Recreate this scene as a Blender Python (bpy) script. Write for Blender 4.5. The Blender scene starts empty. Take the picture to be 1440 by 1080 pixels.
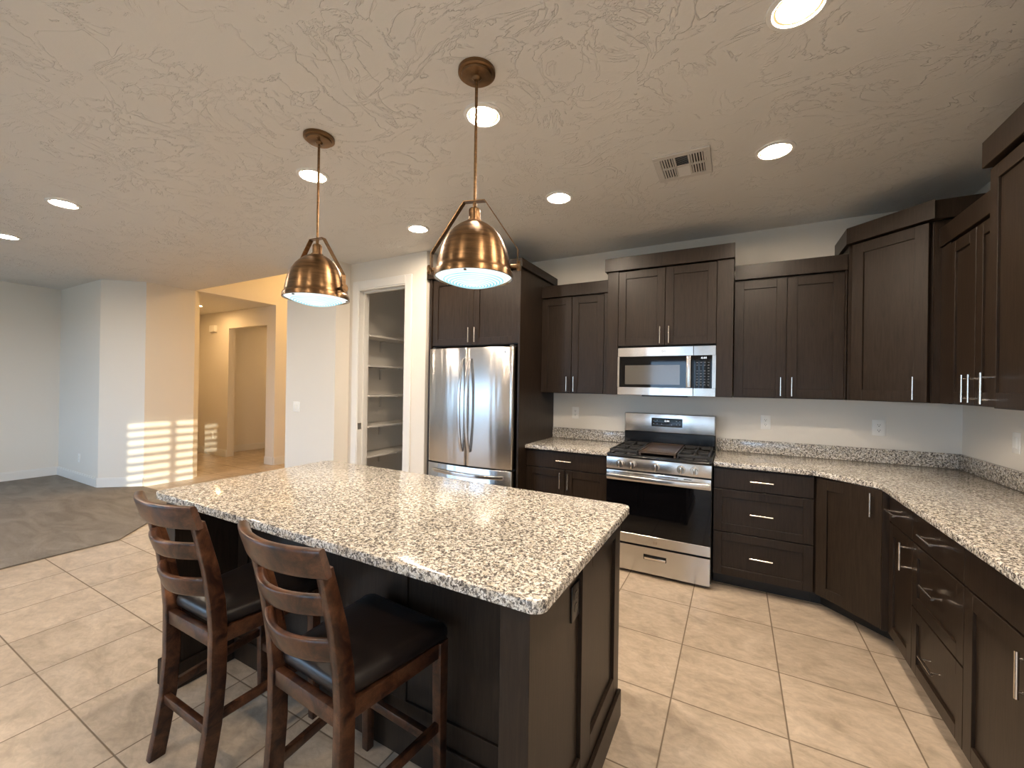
import bpy, bmesh, math, random
from mathutils import Vector, Matrix
random.seed(7)
PI = math.pi
C = bpy.context.scene.collection
SC = bpy.context.scene

# ------------------------------------------------------------------ camera
H = 2.743
cam = bpy.data.cameras.new('camera'); cam_o = bpy.data.objects.new('camera', cam); C.objects.link(cam_o)
CX, CY, CZ, YAW, PIT, ROL, FPX = 0.8976, -3.9467, 1.4425, 0.4957, 0.0017, 0.0155, 580.9
cam.sensor_width = 36; cam.sensor_fit = 'HORIZONTAL'; cam.lens = FPX / 1440 * 36
cam.clip_start = 0.02; cam.clip_end = 200
def cam_matrix():
    F = Vector((-math.sin(YAW), math.cos(YAW), 0)); R = Vector((math.cos(YAW), math.sin(YAW), 0)); U = Vector((0, 0, 1))
    F2 = F * math.cos(PIT) + U * math.sin(PIT); U2 = U * math.cos(PIT) - F * math.sin(PIT)
    R3 = R * math.cos(ROL) + U2 * math.sin(ROL); U3 = U2 * math.cos(ROL) - R * math.sin(ROL)
    m = Matrix((R3, U3, -F2)).transposed().to_4x4(); m.translation = Vector((CX, CY, CZ)); return m
cam_o.matrix_world = cam_matrix()
SC.camera = cam_o

# ------------------------------------------------------------------ world, sun, exposure
SC.view_settings.view_transform = 'Standard'; SC.view_settings.look = 'None'
SC.view_settings.gamma = 1; SC.view_settings.use_curve_mapping = False
SC.view_settings.exposure = 1.58
w = bpy.data.worlds.new('world'); SC.world = w; w.use_nodes = True
bgn = w.node_tree.nodes['Background']
bgn.inputs[0].default_value = (0.46, 0.70, 1.0, 1); bgn.inputs[1].default_value = 3.2
sun = bpy.data.lights.new('sun', 'SUN'); sun_o = bpy.data.objects.new('sun', sun); C.objects.link(sun_o)
sun.energy = 1.7; sun.color = (1.0, 0.90, 0.66); sun.angle = math.radians(0.35)
SUN_EL = math.radians(7.0)
sd = Vector((-0.89 * math.cos(SUN_EL), 0.455 * math.cos(SUN_EL), -math.sin(SUN_EL)))
sun_o.rotation_euler = sd.to_track_quat('-Z', 'Y').to_euler()
sun_o.location = (6, -8, 4)
CAN_W = 158.0        # emission of the warm ceiling lamps
LENS_W = 0.46
# portals: they only guide the daylight that comes through the real window openings
def portal(name, loc, rot, sx, sy):
    l = bpy.data.lights.new(name, 'AREA'); l.shape = 'RECTANGLE'; l.size = sx; l.size_y = sy
    l.cycles.is_portal = True
    o = bpy.data.objects.new(name, l); C.objects.link(o); o.location = loc; o.rotation_euler = rot
portal('portal_slider', (0.35, -6.70, 1.03), (PI / 2, 0, 0), 2.4, 2.06)
portal('portal_living', (-4.95, -6.70, 1.3), (PI / 2, 0, 0), 3.9, 1.6)
portal('portal_side', (2.37, -5.35, 1.6), (0, -PI / 2 + PI, 0), 1.1, 1.4)

# ------------------------------------------------------------------ mesh helpers
ORG = {}
def V3(*a): return Vector(a)
def box(bm, x0, x1, y0, y1, z0, z1, bev=0.0, seg=1):
    r = bmesh.ops.create_cube(bm, size=1.0)
    vs = r['verts']
    for v in vs:
        v.co = Vector((x0 + (v.co.x + .5) * (x1 - x0), y0 + (v.co.y + .5) * (y1 - y0), z0 + (v.co.z + .5) * (z1 - z0)))
    if bev > 0:
        es = list({e for v in vs for e in v.link_edges})
        bmesh.ops.bevel(bm, geom=es, offset=bev, segments=seg, affect='EDGES', profile=0.5)
class Frame:
    """a vertical face: origin O, horizontal direction U, outward normal N"""
    def __init__(s, o, u, n): s.O = Vector(o); s.U = Vector(u).normalized(); s.N = Vector(n).normalized()
    def p(s, u, n, z): return s.O + s.U * u + s.N * n + Vector((0, 0, z))
def fbox(bm, F, u0, u1, n0, n1, z0, z1, bev=0.0, seg=1):
    r = bmesh.ops.create_cube(bm, size=1.0); vs = r['verts']
    for v in vs:
        v.co = F.p(u0 + (v.co.x + .5) * (u1 - u0), n0 + (v.co.y + .5) * (n1 - n0), z0 + (v.co.z + .5) * (z1 - z0))
    fs = {f for v in vs for f in v.link_faces}
    bmesh.ops.recalc_face_normals(bm, faces=list(fs))
    if bev > 0:
        es = list({e for v in vs for e in v.link_edges})
        bmesh.ops.bevel(bm, geom=es, offset=bev, segments=seg, affect='EDGES', profile=0.5)
def tube(bm, p0, p1, r, seg=16, r1=None):
    p0 = Vector(p0); p1 = Vector(p1); d = p1 - p0; L = d.length
    m = Matrix.Translation((p0 + p1) / 2) @ d.to_track_quat('Z', 'Y').to_matrix().to_4x4()
    bmesh.ops.create_cone(bm, cap_ends=True, cap_tris=False, segments=seg, radius1=r, radius2=r if r1 is None else r1, depth=L, matrix=m)
def sweep(bm, pts, sides, cap=True):
    """pts: list of (centre, A, B) with half-axis vectors; rectangular/rounded section via sides list of (a,b)"""
    rings = []
    for c, A, B in pts:
        rings.append([bm.verts.new(c + A * a + B * b) for a, b in sides])
    n = len(sides)
    for i in range(len(rings) - 1):
        for k in range(n):
            bm.faces.new((rings[i][k], rings[i][(k + 1) % n], rings[i + 1][(k + 1) % n], rings[i + 1][k]))
    if cap:
        bm.faces.new(rings[0][::-1]); bm.faces.new(rings[-1])
    bmesh.ops.recalc_face_normals(bm, faces=bm.faces[:])
def rsec(r=.25, n=3):
    out = []
    for q, (sx, sy) in enumerate([(1, 1), (-1, 1), (-1, -1), (1, -1)]):
        for i in range(n + 1):
            a = q * PI / 2 + i * PI / 2 / n
            out.append((sx * (1 - r) + r * math.cos(a), sy * (1 - r) + r * math.sin(a)))
    return out
def lathe(bm, prof, c, seg=48, close=False):
    rings = []
    for r, z in prof:
        if r < 1e-5: rings.append([bm.verts.new((c[0], c[1], c[2] + z))])
        else: rings.append([bm.verts.new((c[0] + r * math.cos(2 * PI * i / seg), c[1] + r * math.sin(2 * PI * i / seg), c[2] + z)) for i in range(seg)])
    for a, b in zip(rings, rings[1:]):
        for i in range(seg):
            j = (i + 1) % seg
            q = [a[i % len(a)], a[j % len(a)], b[j % len(b)], b[i % len(b)]]
            u = []
            for x in q:
                if x not in u: u.append(x)
            if len(u) >= 3:
                try: bm.faces.new(u)
                except ValueError: pass
    bmesh.ops.recalc_face_normals(bm, faces=bm.faces[:])
def prism(bm, pts, z0, z1, bev=0.0, seg=2):
    a = [bm.verts.new((x, y, z0)) for x, y in pts]; b = [bm.verts.new((x, y, z1)) for x, y in pts]
    n = len(pts); fs = [bm.faces.new(a[::-1]), bm.faces.new(b)]
    for i in range(n): fs.append(bm.faces.new((a[i], a[(i + 1) % n], b[(i + 1) % n], b[i])))
    bmesh.ops.recalc_face_normals(bm, faces=fs)
    if bev > 0:
        es = list(fs[0].edges) + list(fs[1].edges)
        bmesh.ops.bevel(bm, geom=es, offset=bev, segments=seg, affect='EDGES', profile=0.5)
def rounded(pts, rad, n=6):
    out = []; N = len(pts)
    for i in range(N):
        p = Vector(pts[i]); a = Vector(pts[i - 1]); b = Vector(pts[(i + 1) % N]); r = rad[i] if isinstance(rad, (list, tuple)) else rad
        if r <= 0: out.append(tuple(p)); continue
        da = (a - p).normalized(); db = (b - p).normalized(); ang = da.angle(db); t = r / math.tan(ang / 2)
        c = p + (da + db).normalized() * (r / math.sin(ang / 2)); s = p + da * t; e = p + db * t
        a0 = math.atan2(s.y - c.y, s.x - c.x); a1 = math.atan2(e.y - c.y, e.x - c.x); d = (a1 - a0 + PI) % (2 * PI) - PI
        for k in range(n + 1):
            q = a0 + d * k / n; out.append((c.x + r * math.cos(q), c.y + r * math.sin(q)))
    return out
def B(): return bmesh.new()
def mk(name, bm, m, parent=None, kind=None, label=None, smooth=None):
    off = ORG.get(parent.name, Vector()) if parent else Vector()
    if off.length: bmesh.ops.translate(bm, verts=bm.verts[:], vec=-off)
    me = bpy.data.meshes.new(name); bm.to_mesh(me); bm.free()
    for p in me.polygons: p.use_smooth = True
    me.set_sharp_from_angle(angle=math.radians(32 if smooth is None else smooth))
    me.materials.append(m)
    o = bpy.data.objects.new(name, me); C.objects.link(o)
    if parent: o.parent = parent; ORG[o.name] = off
    if kind: o['kind'] = kind
    if label: o['label'] = label
    return o
def thing(name, label, cat, loc=(0, 0, 0), group=None, rz=0):
    o = bpy.data.objects.new(name, None); C.objects.link(o); o.location = loc; o.rotation_euler = (0, 0, rz); o.empty_display_size = .1
    o['label'] = label; o['category'] = cat; ORG[o.name] = Vector(loc)
    if group: o['group'] = group
    return o
def tag(o, label, cat, group=None):
    o['label'] = label; o['category'] = cat
    if group: o['group'] = group
    return o
def dup(root, loc, label, rz=None):
    def cp(o, par):
        c = o.copy(); C.objects.link(c); c.parent = par
        for ch in list(o.children): cp(ch, c)
        return c
    r = cp(root, None); r.location = loc; r['label'] = label
    if rz is not None: r.rotation_euler = (0, 0, rz)
    return r
def text_bm(s, F, u, z, n, size, depth=0.0005):
    cu = bpy.data.curves.new('t', 'FONT'); cu.body = s; cu.size = size; cu.align_x = 'CENTER'; cu.align_y = 'CENTER'; cu.extrude = depth
    o = bpy.data.objects.new('t', cu); C.objects.link(o)
    me = o.to_mesh(); bm = B(); bm.from_mesh(me); o.to_mesh_clear()
    bpy.data.objects.remove(o); bpy.data.curves.remove(cu)
    for v in bm.verts: v.co = F.p(u + v.co.x, n + v.co.z, z + v.co.y)
    bmesh.ops.recalc_face_normals(bm, faces=bm.faces[:])
    return bm

# ------------------------------------------------------------------ materials
def M(name, col=(.8, .8, .8), rough=.5, metal=0.0, spec=.5):
    m = bpy.data.materials.new(name); m.use_nodes = True; b = m.node_tree.nodes['Principled BSDF']
    b.inputs['Base Color'].default_value = (*col, 1); b.inputs['Roughness'].default_value = rough
    b.inputs['Metallic'].default_value = metal; b.inputs['Specular IOR Level'].default_value = spec
    return m
def nt(m): return m.node_tree.nodes, m.node_tree.links, m.node_tree.nodes['Principled BSDF']
def node(ns, t, **k):
    n = ns.new(t)
    for a, v in k.items():
        if a in n.inputs: n.inputs[a].default_value = v
        else: setattr(n, a, v)
    return n
def coords(ns, ls, scale=(1, 1, 1), rot=(0, 0, 0), loc=(0, 0, 0)):
    tc = ns.new('ShaderNodeTexCoord'); mp = ns.new('ShaderNodeMapping')
    mp.inputs['Scale'].default_value = scale; mp.inputs['Rotation'].default_value = rot; mp.inputs['Location'].default_value = loc
    ls.new(tc.outputs['Object'], mp.inputs[0]); return mp.outputs[0]
def ramp(ns, ls, fac, stops):
    r = ns.new('ShaderNodeValToRGB'); cr = r.color_ramp
    while len(cr.elements) < len(stops): cr.elements.new(.5)
    for e, (p, c) in zip(cr.elements, stops): e.position = p; e.color = (*c, 1) if len(c) == 3 else c
    ls.new(fac, r.inputs[0]); return r.outputs[0]
def bump(ns, ls, b, h, strength, dist):
    n = ns.new('ShaderNodeBump'); n.inputs['Strength'].default_value = strength; n.inputs['Distance'].default_value = dist
    ls.new(h, n.inputs['Height']); ls.new(n.outputs[0], b.inputs['Normal']); return n
def mixc(ns, ls, fac, a, c, typ='MIX'):
    n = ns.new('ShaderNodeMix'); n.data_type = 'RGBA'; n.blend_type = typ
    if isinstance(fac, float): n.inputs[0].default_value = fac
    else: ls.new(fac, n.inputs[0])
    for i, x in ((6, a), (7, c)):
        if isinstance(x, tuple): n.inputs[i].default_value = (*x, 1)
        else: ls.new(x, n.inputs[i])
    return n.outputs[2]
def noise(ns, ls, v, scale, detail=2, rough=.5, dist=0.0):
    n = ns.new('ShaderNodeTexNoise'); n.inputs['Scale'].default_value = scale; n.inputs['Detail'].default_value = detail
    n.inputs['Roughness'].default_value = rough; n.inputs['Distortion'].default_value = dist; ls.new(v, n.inputs['Vector']); return n.outputs[0]
def math_(ns, ls, op, a, b=None, c=None, clamp=False):
    n = ns.new('ShaderNodeMath'); n.operation = op; n.use_clamp = clamp
    for i, x in enumerate((a, b, c)):
        if x is None: continue
        if isinstance(x, (int, float)): n.inputs[i].default_value = x
        else: ls.new(x, n.inputs[i])
    return n.outputs[0]

def wall_mat(name, col):
    m = M(name, col, .75, spec=.25); ns, ls, b = nt(m); v = coords(ns, ls)
    h = noise(ns, ls, v, 38, 3); bump(ns, ls, b, h, .12, .004); return m
m_wall = wall_mat('wall_paint', (.79, .745, .67))
def ceiling_mat():
    m = M('ceiling_skip_trowel', (.71, .685, .645), .5, spec=.5); ns, ls, b = nt(m)
    v = coords(ns, ls, (1, 1, 1), (0, 0, .5)); v2 = coords(ns, ls, (1.0, 2.0, 1), (0, 0, -.3), (3, 7, 0))
    n1 = noise(ns, ls, v, 2.6, 4.5, .62, 1.6); n2 = noise(ns, ls, v2, 2.1, 4.5, .6, 1.9)
    def ridge(n, c, wd):
        d = math_(ns, ls, 'ABSOLUTE', math_(ns, ls, 'SUBTRACT', n, c))
        return math_(ns, ls, 'SUBTRACT', 1.0, math_(ns, ls, 'DIVIDE', d, wd), clamp=True)
    r1 = ridge(n1, .5, .014); r2 = ridge(n2, .55, .012); r3 = ridge(n1, .66, .010)
    mask = ramp(ns, ls, noise(ns, ls, v, 2.3, 2, .5, .4), [(.42, (0, 0, 0)), (.54, (1, 1, 1))])
    mask2 = ramp(ns, ls, noise(ns, ls, v2, 1.9, 2, .5, .4), [(.43, (0, 0, 0)), (.55, (1, 1, 1))])
    a = math_(ns, ls, 'MULTIPLY', math_(ns, ls, 'MAXIMUM', r1, r3), mask); c = math_(ns, ls, 'MULTIPLY', r2, mask2)
    h = math_(ns, ls, 'ADD', math_(ns, ls, 'MAXIMUM', a, c), math_(ns, ls, 'MULTIPLY', noise(ns, ls, v, 60, 2), .12))
    bump(ns, ls, b, h, .55, .008); return m
m_ceil = ceiling_mat()
m_trim = M('trim_white', (.80, .78, .74), .35)
m_door = M('white_shelf', (.70, .66, .60), .45)
def tile_mat():
    m = M('floor_tile', (.5, .42, .34), .35); ns, ls, b = nt(m); T = .457
    v = coords(ns, ls, (1, 1, 1), (0, 0, 0), (-.6536, .9819, 0))
    s = ns.new('ShaderNodeSeparateXYZ'); ls.new(v, s.inputs[0])
    def edge(c):
        q = math_(ns, ls, 'DIVIDE', c, T); fr = math_(ns, ls, 'FRACT', q)
        d = math_(ns, ls, 'MINIMUM', fr, math_(ns, ls, 'SUBTRACT', 1.0, fr)); return d, math_(ns, ls, 'FLOOR', q)
    dx, ix = edge(s.outputs[0]); dy, iy = edge(s.outputs[1])
    d = math_(ns, ls, 'MINIMUM', dx, dy)
    g = ramp(ns, ls, d, [(.0048, (1, 1, 1)), (.0085, (0, 0, 0))])      # 1 in the grout
    cb = ns.new('ShaderNodeCombineXYZ'); ls.new(ix, cb.inputs[0]); ls.new(iy, cb.inputs[1])
    wn = ns.new('ShaderNodeTexWhiteNoise'); wn.noise_dimensions = '3D'; ls.new(cb.outputs[0], wn.inputs['Vector'])
    vo = ns.new('ShaderNodeVectorMath'); vo.operation = 'MULTIPLY_ADD'; ls.new(wn.outputs['Color'], vo.inputs[0]); vo.inputs[1].default_value = (9, 9, 9); ls.new(v, vo.inputs[2])
    mp = ns.new('ShaderNodeMapping'); mp.inputs['Scale'].default_value = (1.0, 1.7, 1); mp.inputs['Rotation'].default_value = (0, 0, .6); ls.new(vo.outputs[0], mp.inputs[0])
    n1 = noise(ns, ls, mp.outputs[0], 4.2, 7, .62, 1.1); n2 = noise(ns, ls, mp.outputs[0], 22, 5, .65, .6)
    c1 = ramp(ns, ls, n1, [(.30, (.375, .30, .222)), (.48, (.485, .395, .302)), (.60, (.54, .445, .345)), (.75, (.615, .52, .415))])
    c2 = ramp(ns, ls, n2, [(.35, (.80, .80, .80)), (.62, (1.06, 1.06, 1.06))])
    col = mixc(ns, ls, .75, c1, c2, 'MULTIPLY')
    tv = math_(ns, ls, 'MULTIPLY_ADD', wn.outputs['Value'], .12, .94)
    cv = ns.new('ShaderNodeCombineColor'); [ls.new(tv, cv.inputs[i]) for i in range(3)]
    col = mixc(ns, ls, 1.0, col, cv.outputs[0], 'MULTIPLY')
    col = mixc(ns, ls, g, col, (.17, .125, .085))
    ls.new(col, b.inputs['Base Color'])
    ls.new(math_(ns, ls, 'MULTIPLY_ADD', g, .4, math_(ns, ls, 'MULTIPLY_ADD', n2, .15, .24)), b.inputs['Roughness'])
    h = math_(ns, ls, 'SUBTRACT', math_(ns, ls, 'MULTIPLY', n2, .12), g); bump(ns, ls, b, h, .5, .002); return m
m_tile = tile_mat()
def carpet_mat():
    m = M('carpet_pile', (.2, .17, .14), 1.0, spec=.1); ns, ls, b = nt(m); v = coords(ns, ls); v2 = coords(ns, ls, (.6, 1.6, 1), (0, 0, .5))
    n1 = noise(ns, ls, v, 220, 3, .8); n2 = noise(ns, ls, v2, 3.2, 4, .6, 1.2)
    c = ramp(ns, ls, n1, [(.3, (.15, .13, .11)), (.7, (.36, .32, .275))]); c2 = ramp(ns, ls, n2, [(.35, (.72, .72, .72)), (.65, (1.1, 1.1, 1.1))])
    ls.new(mixc(ns, ls, 1.0, c, c2, 'MULTIPLY'), b.inputs['Base Color']); bump(ns, ls, b, n1, .9, .008)
    b.inputs['Sheen Weight'].default_value = .2; return m
m_carpet = carpet_mat()
def granite_mat():
    m = M('speckled_granite', (.6, .57, .52), .12, spec=.55); ns, ls, b = nt(m); v = coords(ns, ls)
    a = noise(ns, ls, v, 95, 4, .68, .9); c = noise(ns, ls, v, 190, 3, .7, .6); e = noise(ns, ls, v, 60, 2, .5, .5)
    base = ramp(ns, ls, e, [(.35, (.53, .47, .375)), (.50, (.72, .68, .605)), (.68, (.86, .835, .785))])
    dark = ramp(ns, ls, a, [(.465, (0, 0, 0)), (.515, (1, 1, 1))]); dark2 = ramp(ns, ls, c, [(.36, (0, 0, 0)), (.44, (1, 1, 1))])
    dc = ramp(ns, ls, c, [(.35, (.045, .042, .045)), (.6, (.22, .195, .17))])
    col = mixc(ns, ls, dark, dc, base); col = mixc(ns, ls, dark2, (.03, .028, .03), col)
    ls.new(col, b.inputs['Base Color']); return m
m_gran = granite_mat()
def wood_mat(name, c0, c1, rough, sc=(14, 14, 1.1), str_=.25):
    m = M(name, c0, rough); ns, ls, b = nt(m); v = coords(ns, ls, sc)
    n = noise(ns, ls, v, 6, 5, .62, .7); col = ramp(ns, ls, n, [(.32, c0), (.68, c1)]); b.inputs['Specular IOR Level'].default_value = .26
    ls.new(col, b.inputs['Base Color']); bump(ns, ls, b, n, str_, .001); return m
m_esp = wood_mat('espresso_cabinet', (.0145, .0094, .0064), (.030, .0195, .0130), .36)
m_toe = M('toe_kick_dark', (.014, .011, .009), .5)
m_cavity = M('cabinet_shadow_gap', (.006, .005, .005), .8)
def steel_mat(name, vec, r=.22, wav=(2.2, 2.2, .5), bs=.16, rot=.25):
    m = M(name, (.62, .605, .59), r, 1.0); ns, ls, b = nt(m); v = coords(ns, ls, vec)
    n = noise(ns, ls, v, 8, 3, .6); ls.new(math_(ns, ls, 'MULTIPLY_ADD', n, .12, r - .06), b.inputs['Roughness'])
    wv = noise(ns, ls, coords(ns, ls, wav), 2.6, 1.5, .4); bump(ns, ls, b, wv, bs, .03)
    tg = ns.new('ShaderNodeTangent'); tg.direction_type = 'RADIAL'; tg.axis = 'Z'; ls.new(tg.outputs[0], b.inputs['Tangent'])
    b.inputs['Anisotropic'].default_value = .75; b.inputs['Anisotropic Rotation'].default_value = rot; return m
m_steel = steel_mat('brushed_steel', (4, 4, 160))
m_steel2 = steel_mat('brushed_steel_fridge', (2, 2, 90), .24, (3.4, 3.4, .25), .22)
m_chrome = M('satin_nickel', (.78, .72, .64), .22, 1.0)
m_blkglass = M('black_glass', (.003, .003, .004), .04, spec=.32)
m_blk = M('black_enamel', (.008, .008, .009), .18)
m_iron = M('cast_iron', (.014, .013, .012), .5)
m_griddle = M('griddle_brown', (.055, .035, .022), .35)
m_plastic = M('dark_grey_plastic', (.03, .03, .032), .4)
m_mesh = M('microwave_window', (.095, .088, .078), .10)
def brass_mat():
    m = M('aged_brass', (.40, .235, .10), .3, 1.0); ns, ls, b = nt(m); tg = ns.new('ShaderNodeTangent'); tg.direction_type = 'RADIAL'; tg.axis = 'Z'; ls.new(tg.outputs[0], b.inputs['Tangent']); b.inputs['Anisotropic'].default_value = .7; b.inputs['Anisotropic Rotation'].default_value = .25; v = coords(ns, ls, (1, 1, 9)); n = noise(ns, ls, v, 9, 4, .6)
    ls.new(ramp(ns, ls, n, [(.3, (.13, .078, .040)), (.7, (.30, .175, .085))]), b.inputs['Base Color'])
    ls.new(math_(ns, ls, 'MULTIPLY_ADD', n, .2, .24), b.inputs['Roughness']); return m
m_brass = brass_mat()
m_brassd = M('dark_brass_strap', (.16, .095, .05), .35, 1.0)
def emis(name, col, s):
    m = bpy.data.materials.new(name); m.use_nodes = True; ns = m.node_tree.nodes; ns.clear(); e = ns.new('ShaderNodeEmission'); o = ns.new('ShaderNodeOutputMaterial')
    e.inputs[0].default_value = (*col, 1); e.inputs[1].default_value = s; m.node_tree.links.new(e.outputs[0], o.inputs[0]); return m
m_can = emis('warm_lamp', (1.0, .82, .63), CAN_W)
m_halo = emis('painted_lamp_halo', (1.0, .62, .28), .42)  # weak orange glow imitating the bloom around the ceiling lamps
m_canh = emis('hall_lamp', (1.0, .62, .27), 110)
m_foyer = emis('foyer_lamp', (1.0, .60, .22), 42)
m_digit = emis('white_digits', (.9, .95, 1), .6)
def lens_mat():
    m = emis('lit_prismatic_lens', (.62, .9, 1.0), LENS_W); ns = m.node_tree.nodes; ls = m.node_tree.links; e = [n for n in ns if n.type == 'EMISSION'][0]
    tc = ns.new('ShaderNodeTexCoord'); sx = ns.new('ShaderNodeSeparateXYZ'); ls.new(tc.outputs['Object'], sx.inputs[0])
    r = math_(ns, ls, 'SQRT', math_(ns, ls, 'ADD', math_(ns, ls, 'POWER', sx.outputs[0], 2.0), math_(ns, ls, 'POWER', sx.outputs[1], 2.0)))
    w_ = math_(ns, ls, 'SINE', math_(ns, ls, 'MULTIPLY', r, 2 * PI / .0125))
    nz = noise(ns, ls, tc.outputs['Object'], 14, 2); w2 = math_(ns, ls, 'ADD', w_, math_(ns, ls, 'MULTIPLY_ADD', nz, 1.6, -.8))
    c = ramp(ns, ls, math_(ns, ls, 'MULTIPLY_ADD', w2, .5, .5), [(.04, (.20, .50, .58)), (.30, (.55, .86, .95)), (.8, (.78, .97, 1.0))])
    edge = ramp(ns, ls, r, [(.128, (0, 0, 0)), (.138, (1, 1, 1))]); c = mixc(ns, ls, edge, c, (.85, 1.0, 1.0))
    ls.new(c, e.inputs[0]); return m
m_lens = lens_mat()
def chairwood():
    m = M('distressed_brown_wood', (.05, .025, .013), .3); ns, ls, b = nt(m); v = coords(ns, ls, (3, 3, 3)); n = noise(ns, ls, v, 5, 5, .65, .8)
    n2 = noise(ns, ls, coords(ns, ls, (1, 1, 1)), 160, 3, .7)
    c = ramp(ns, ls, n, [(.38, (.016, .006, .004)), (.50, (.055, .021, .010)), (.68, (.115, .048, .023))])
    c = mixc(ns, ls, .5, c, ramp(ns, ls, n2, [(.35, (.6, .6, .6)), (.65, (1.3, 1.3, 1.3))]), 'MULTIPLY')
    ls.new(c, b.inputs['Base Color']); bump(ns, ls, b, n2, .15, .0006); return m
m_cw = chairwood()
m_leather = M('dark_brown_leather', (.012, .008, .007), .36); ns, ls, b_ = nt(m_leather)
bump(ns, ls, b_, noise(ns, ls, coords(ns, ls), 180, 2), .15, .001)
m_white = M('white_plastic', (.92, .90, .85), .3)
m_slot = M('slot_dark', (.04, .035, .03), .5)
m_vent = M('vent_white_metal', (.60, .57, .53), .4)
m_ventd = M('vent_duct_dark', (.03, .028, .026), .8)
m_grass = M('outside_ground', (.25, .24, .20), .9)
m_glass = bpy.data.materials.new('window_glass'); m_glass.use_nodes = True
ns = m_glass.node_tree.nodes; ls = m_glass.node_tree.links; ns.clear()
o_ = ns.new('ShaderNodeOutputMaterial'); t_ = ns.new('ShaderNodeBsdfTransparent'); g_ = ns.new('ShaderNodeBsdfGlossy'); g_.inputs['Roughness'].default_value = .02
x_ = ns.new('ShaderNodeMixShader'); x_.inputs[0].default_value = .06; ls.new(t_.outputs[0], x_.inputs[1]); ls.new(g_.outputs[0], x_.inputs[2]); ls.new(x_.outputs[0], o_.inputs[0])

# ------------------------------------------------------------------ room shell
XR, XL, YB = 2.265, -7.90, -6.60
def S(name, boxes, m, bev=0.0):
    bm = B()
    for b in boxes: box(bm, *b, bev)
    return mk(name, bm, m, kind='structure')
S('floor', [(XL - 1.2, XR + .12, YB - .12, 3.4, -.12, 0)], m_tile)
bm = B()
prism(bm, [(XL, YB), (-3.92, YB), (-3.92, -2.36), (-4.87, -1.42), (-6.066, -1.42), (-6.45, -1.753), (XL, -1.753)], 0.0005, .012, .004, 2)
tag(mk('carpet', bm, m_carpet), 'grey brown carpet covering the living area floor, cut diagonally at the tile', 'carpet')
# ceilings
S('ceiling', [(XL - .1, XR + .12, YB - .12, -.86, H, H + .12), (-3.70, XR + .12, -.86, 3.4, H + .0005, H + .1195)], m_ceil)
S('ceiling_hall', [(-9.3, -6.17, -.74, 3.4, H, H + .12)], m_ceil)
S('ceiling_foyer', [(-6.2, -3.5, -.86, 3.4, 3.75, 3.85)], m_ceil)
S('trim_1', [(-6.17, -3.70, -.98, -.86, H + .121, 3.75)], m_wall)          # drop of the foyer ceiling above the kitchen edge
S('wall_back', [(-1.78, XR + .12, 0, .12, 0, H)], m_wall)
SY0, SY1, SZ0, SZ1 = -5.95, -4.80, .95, 2.12                               # side window
S('wall_right', [(XR, XR + .12, SY1, -.0005, 0, H), (XR, XR + .12, YB, SY0, 0, H), (XR, XR + .12, SY0, SY1, 0, SZ0), (XR, XR + .12, SY0, SY1, SZ1, H)], m_wall)
S('wall_sun_block', [(1.75, 1.90, -11.6, YB - .121, -.25, 2.9)], m_wall)  # unseen outside wall, added to keep the sun out of the rear openings
S('wall_rear', [(XL, -6.9, YB - .12, YB, 0, H), (-3.0, -.85, YB - .12, YB, 0, H), (1.55, XR + .12, YB - .12, YB - .0005, 0, H), (-6.9, -3.0, YB - .12, YB, 0, .5), (-6.9, -3.0, YB - .12, YB, 2.1, H), (-.85, 1.55, YB - .12, YB, 2.06, H)], m_wall)
S('wall_left', [(XL - .12, XL, YB - .12, -1.753, 0, H)], m_wall)
bm = B(); prism(bm, [(-8.67, -1.7525), (-6.45, -1.753), (-6.055, -1.42), (-6.055, -.85), (-6.17, -.7405), (-8.67, -.7405)], 0.0, H - .0005)
mk('wall_block', bm, m_wall, kind='structure')
# hallway beyond: right-hand wall with a doorway, header above, end wall
S('wall_hall', [(-8.55, -7.50, .35, .47, 0, H - .0005), (-7.50, -6.30, .35, .47, 2.42, H - .0005), (-6.30, -6.05, .35, .47, 0, H - .0005),
                (-6.17, -6.05, .47, 3.3, 0, 3.75), (-6.17, -6.05, .35, .47, H, 3.75), (-6.17, -6.05, -.86, .35, H + .001, 3.75),
                (-8.67, -8.55, -.74, .47, 0, H - .0005), (-8.10, -7.98, .47, 3.3, 0, H - .0005), (-7.98, -6.17, 3.18, 3.3, 0, H - .0005)], m_wall)
S('wall_foyer', [(-6.05, -3.70, 3.3, 3.4, 0, 3.75), (-3.70, -3.60, -.86, 3.4, H + .121, 3.75)], m_wall)
# grey pier with the switch, pantry front wall, pantry inside
S('wall_pier', [(-3.70, -2.86, -.97, -.79, 0, H), (-3.70, -3.00, -.79, 3.3, 0, H)], m_wall)
S('wall_pantry', [(-2.9995, -2.725, -.7895, -.67, 0, H - .0005), (-2.03, -1.78, -.79, -.67, 0, H - .0005), (-2.725, -2.03, -.79, -.67, 2.455, H - .0005),
                  (-1.90, -1.78, -.67, 1.6, 0, H - .0005), (-2.9995, -1.90, 1.5, 1.6, 0, H - .0005)], m_wall)
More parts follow.
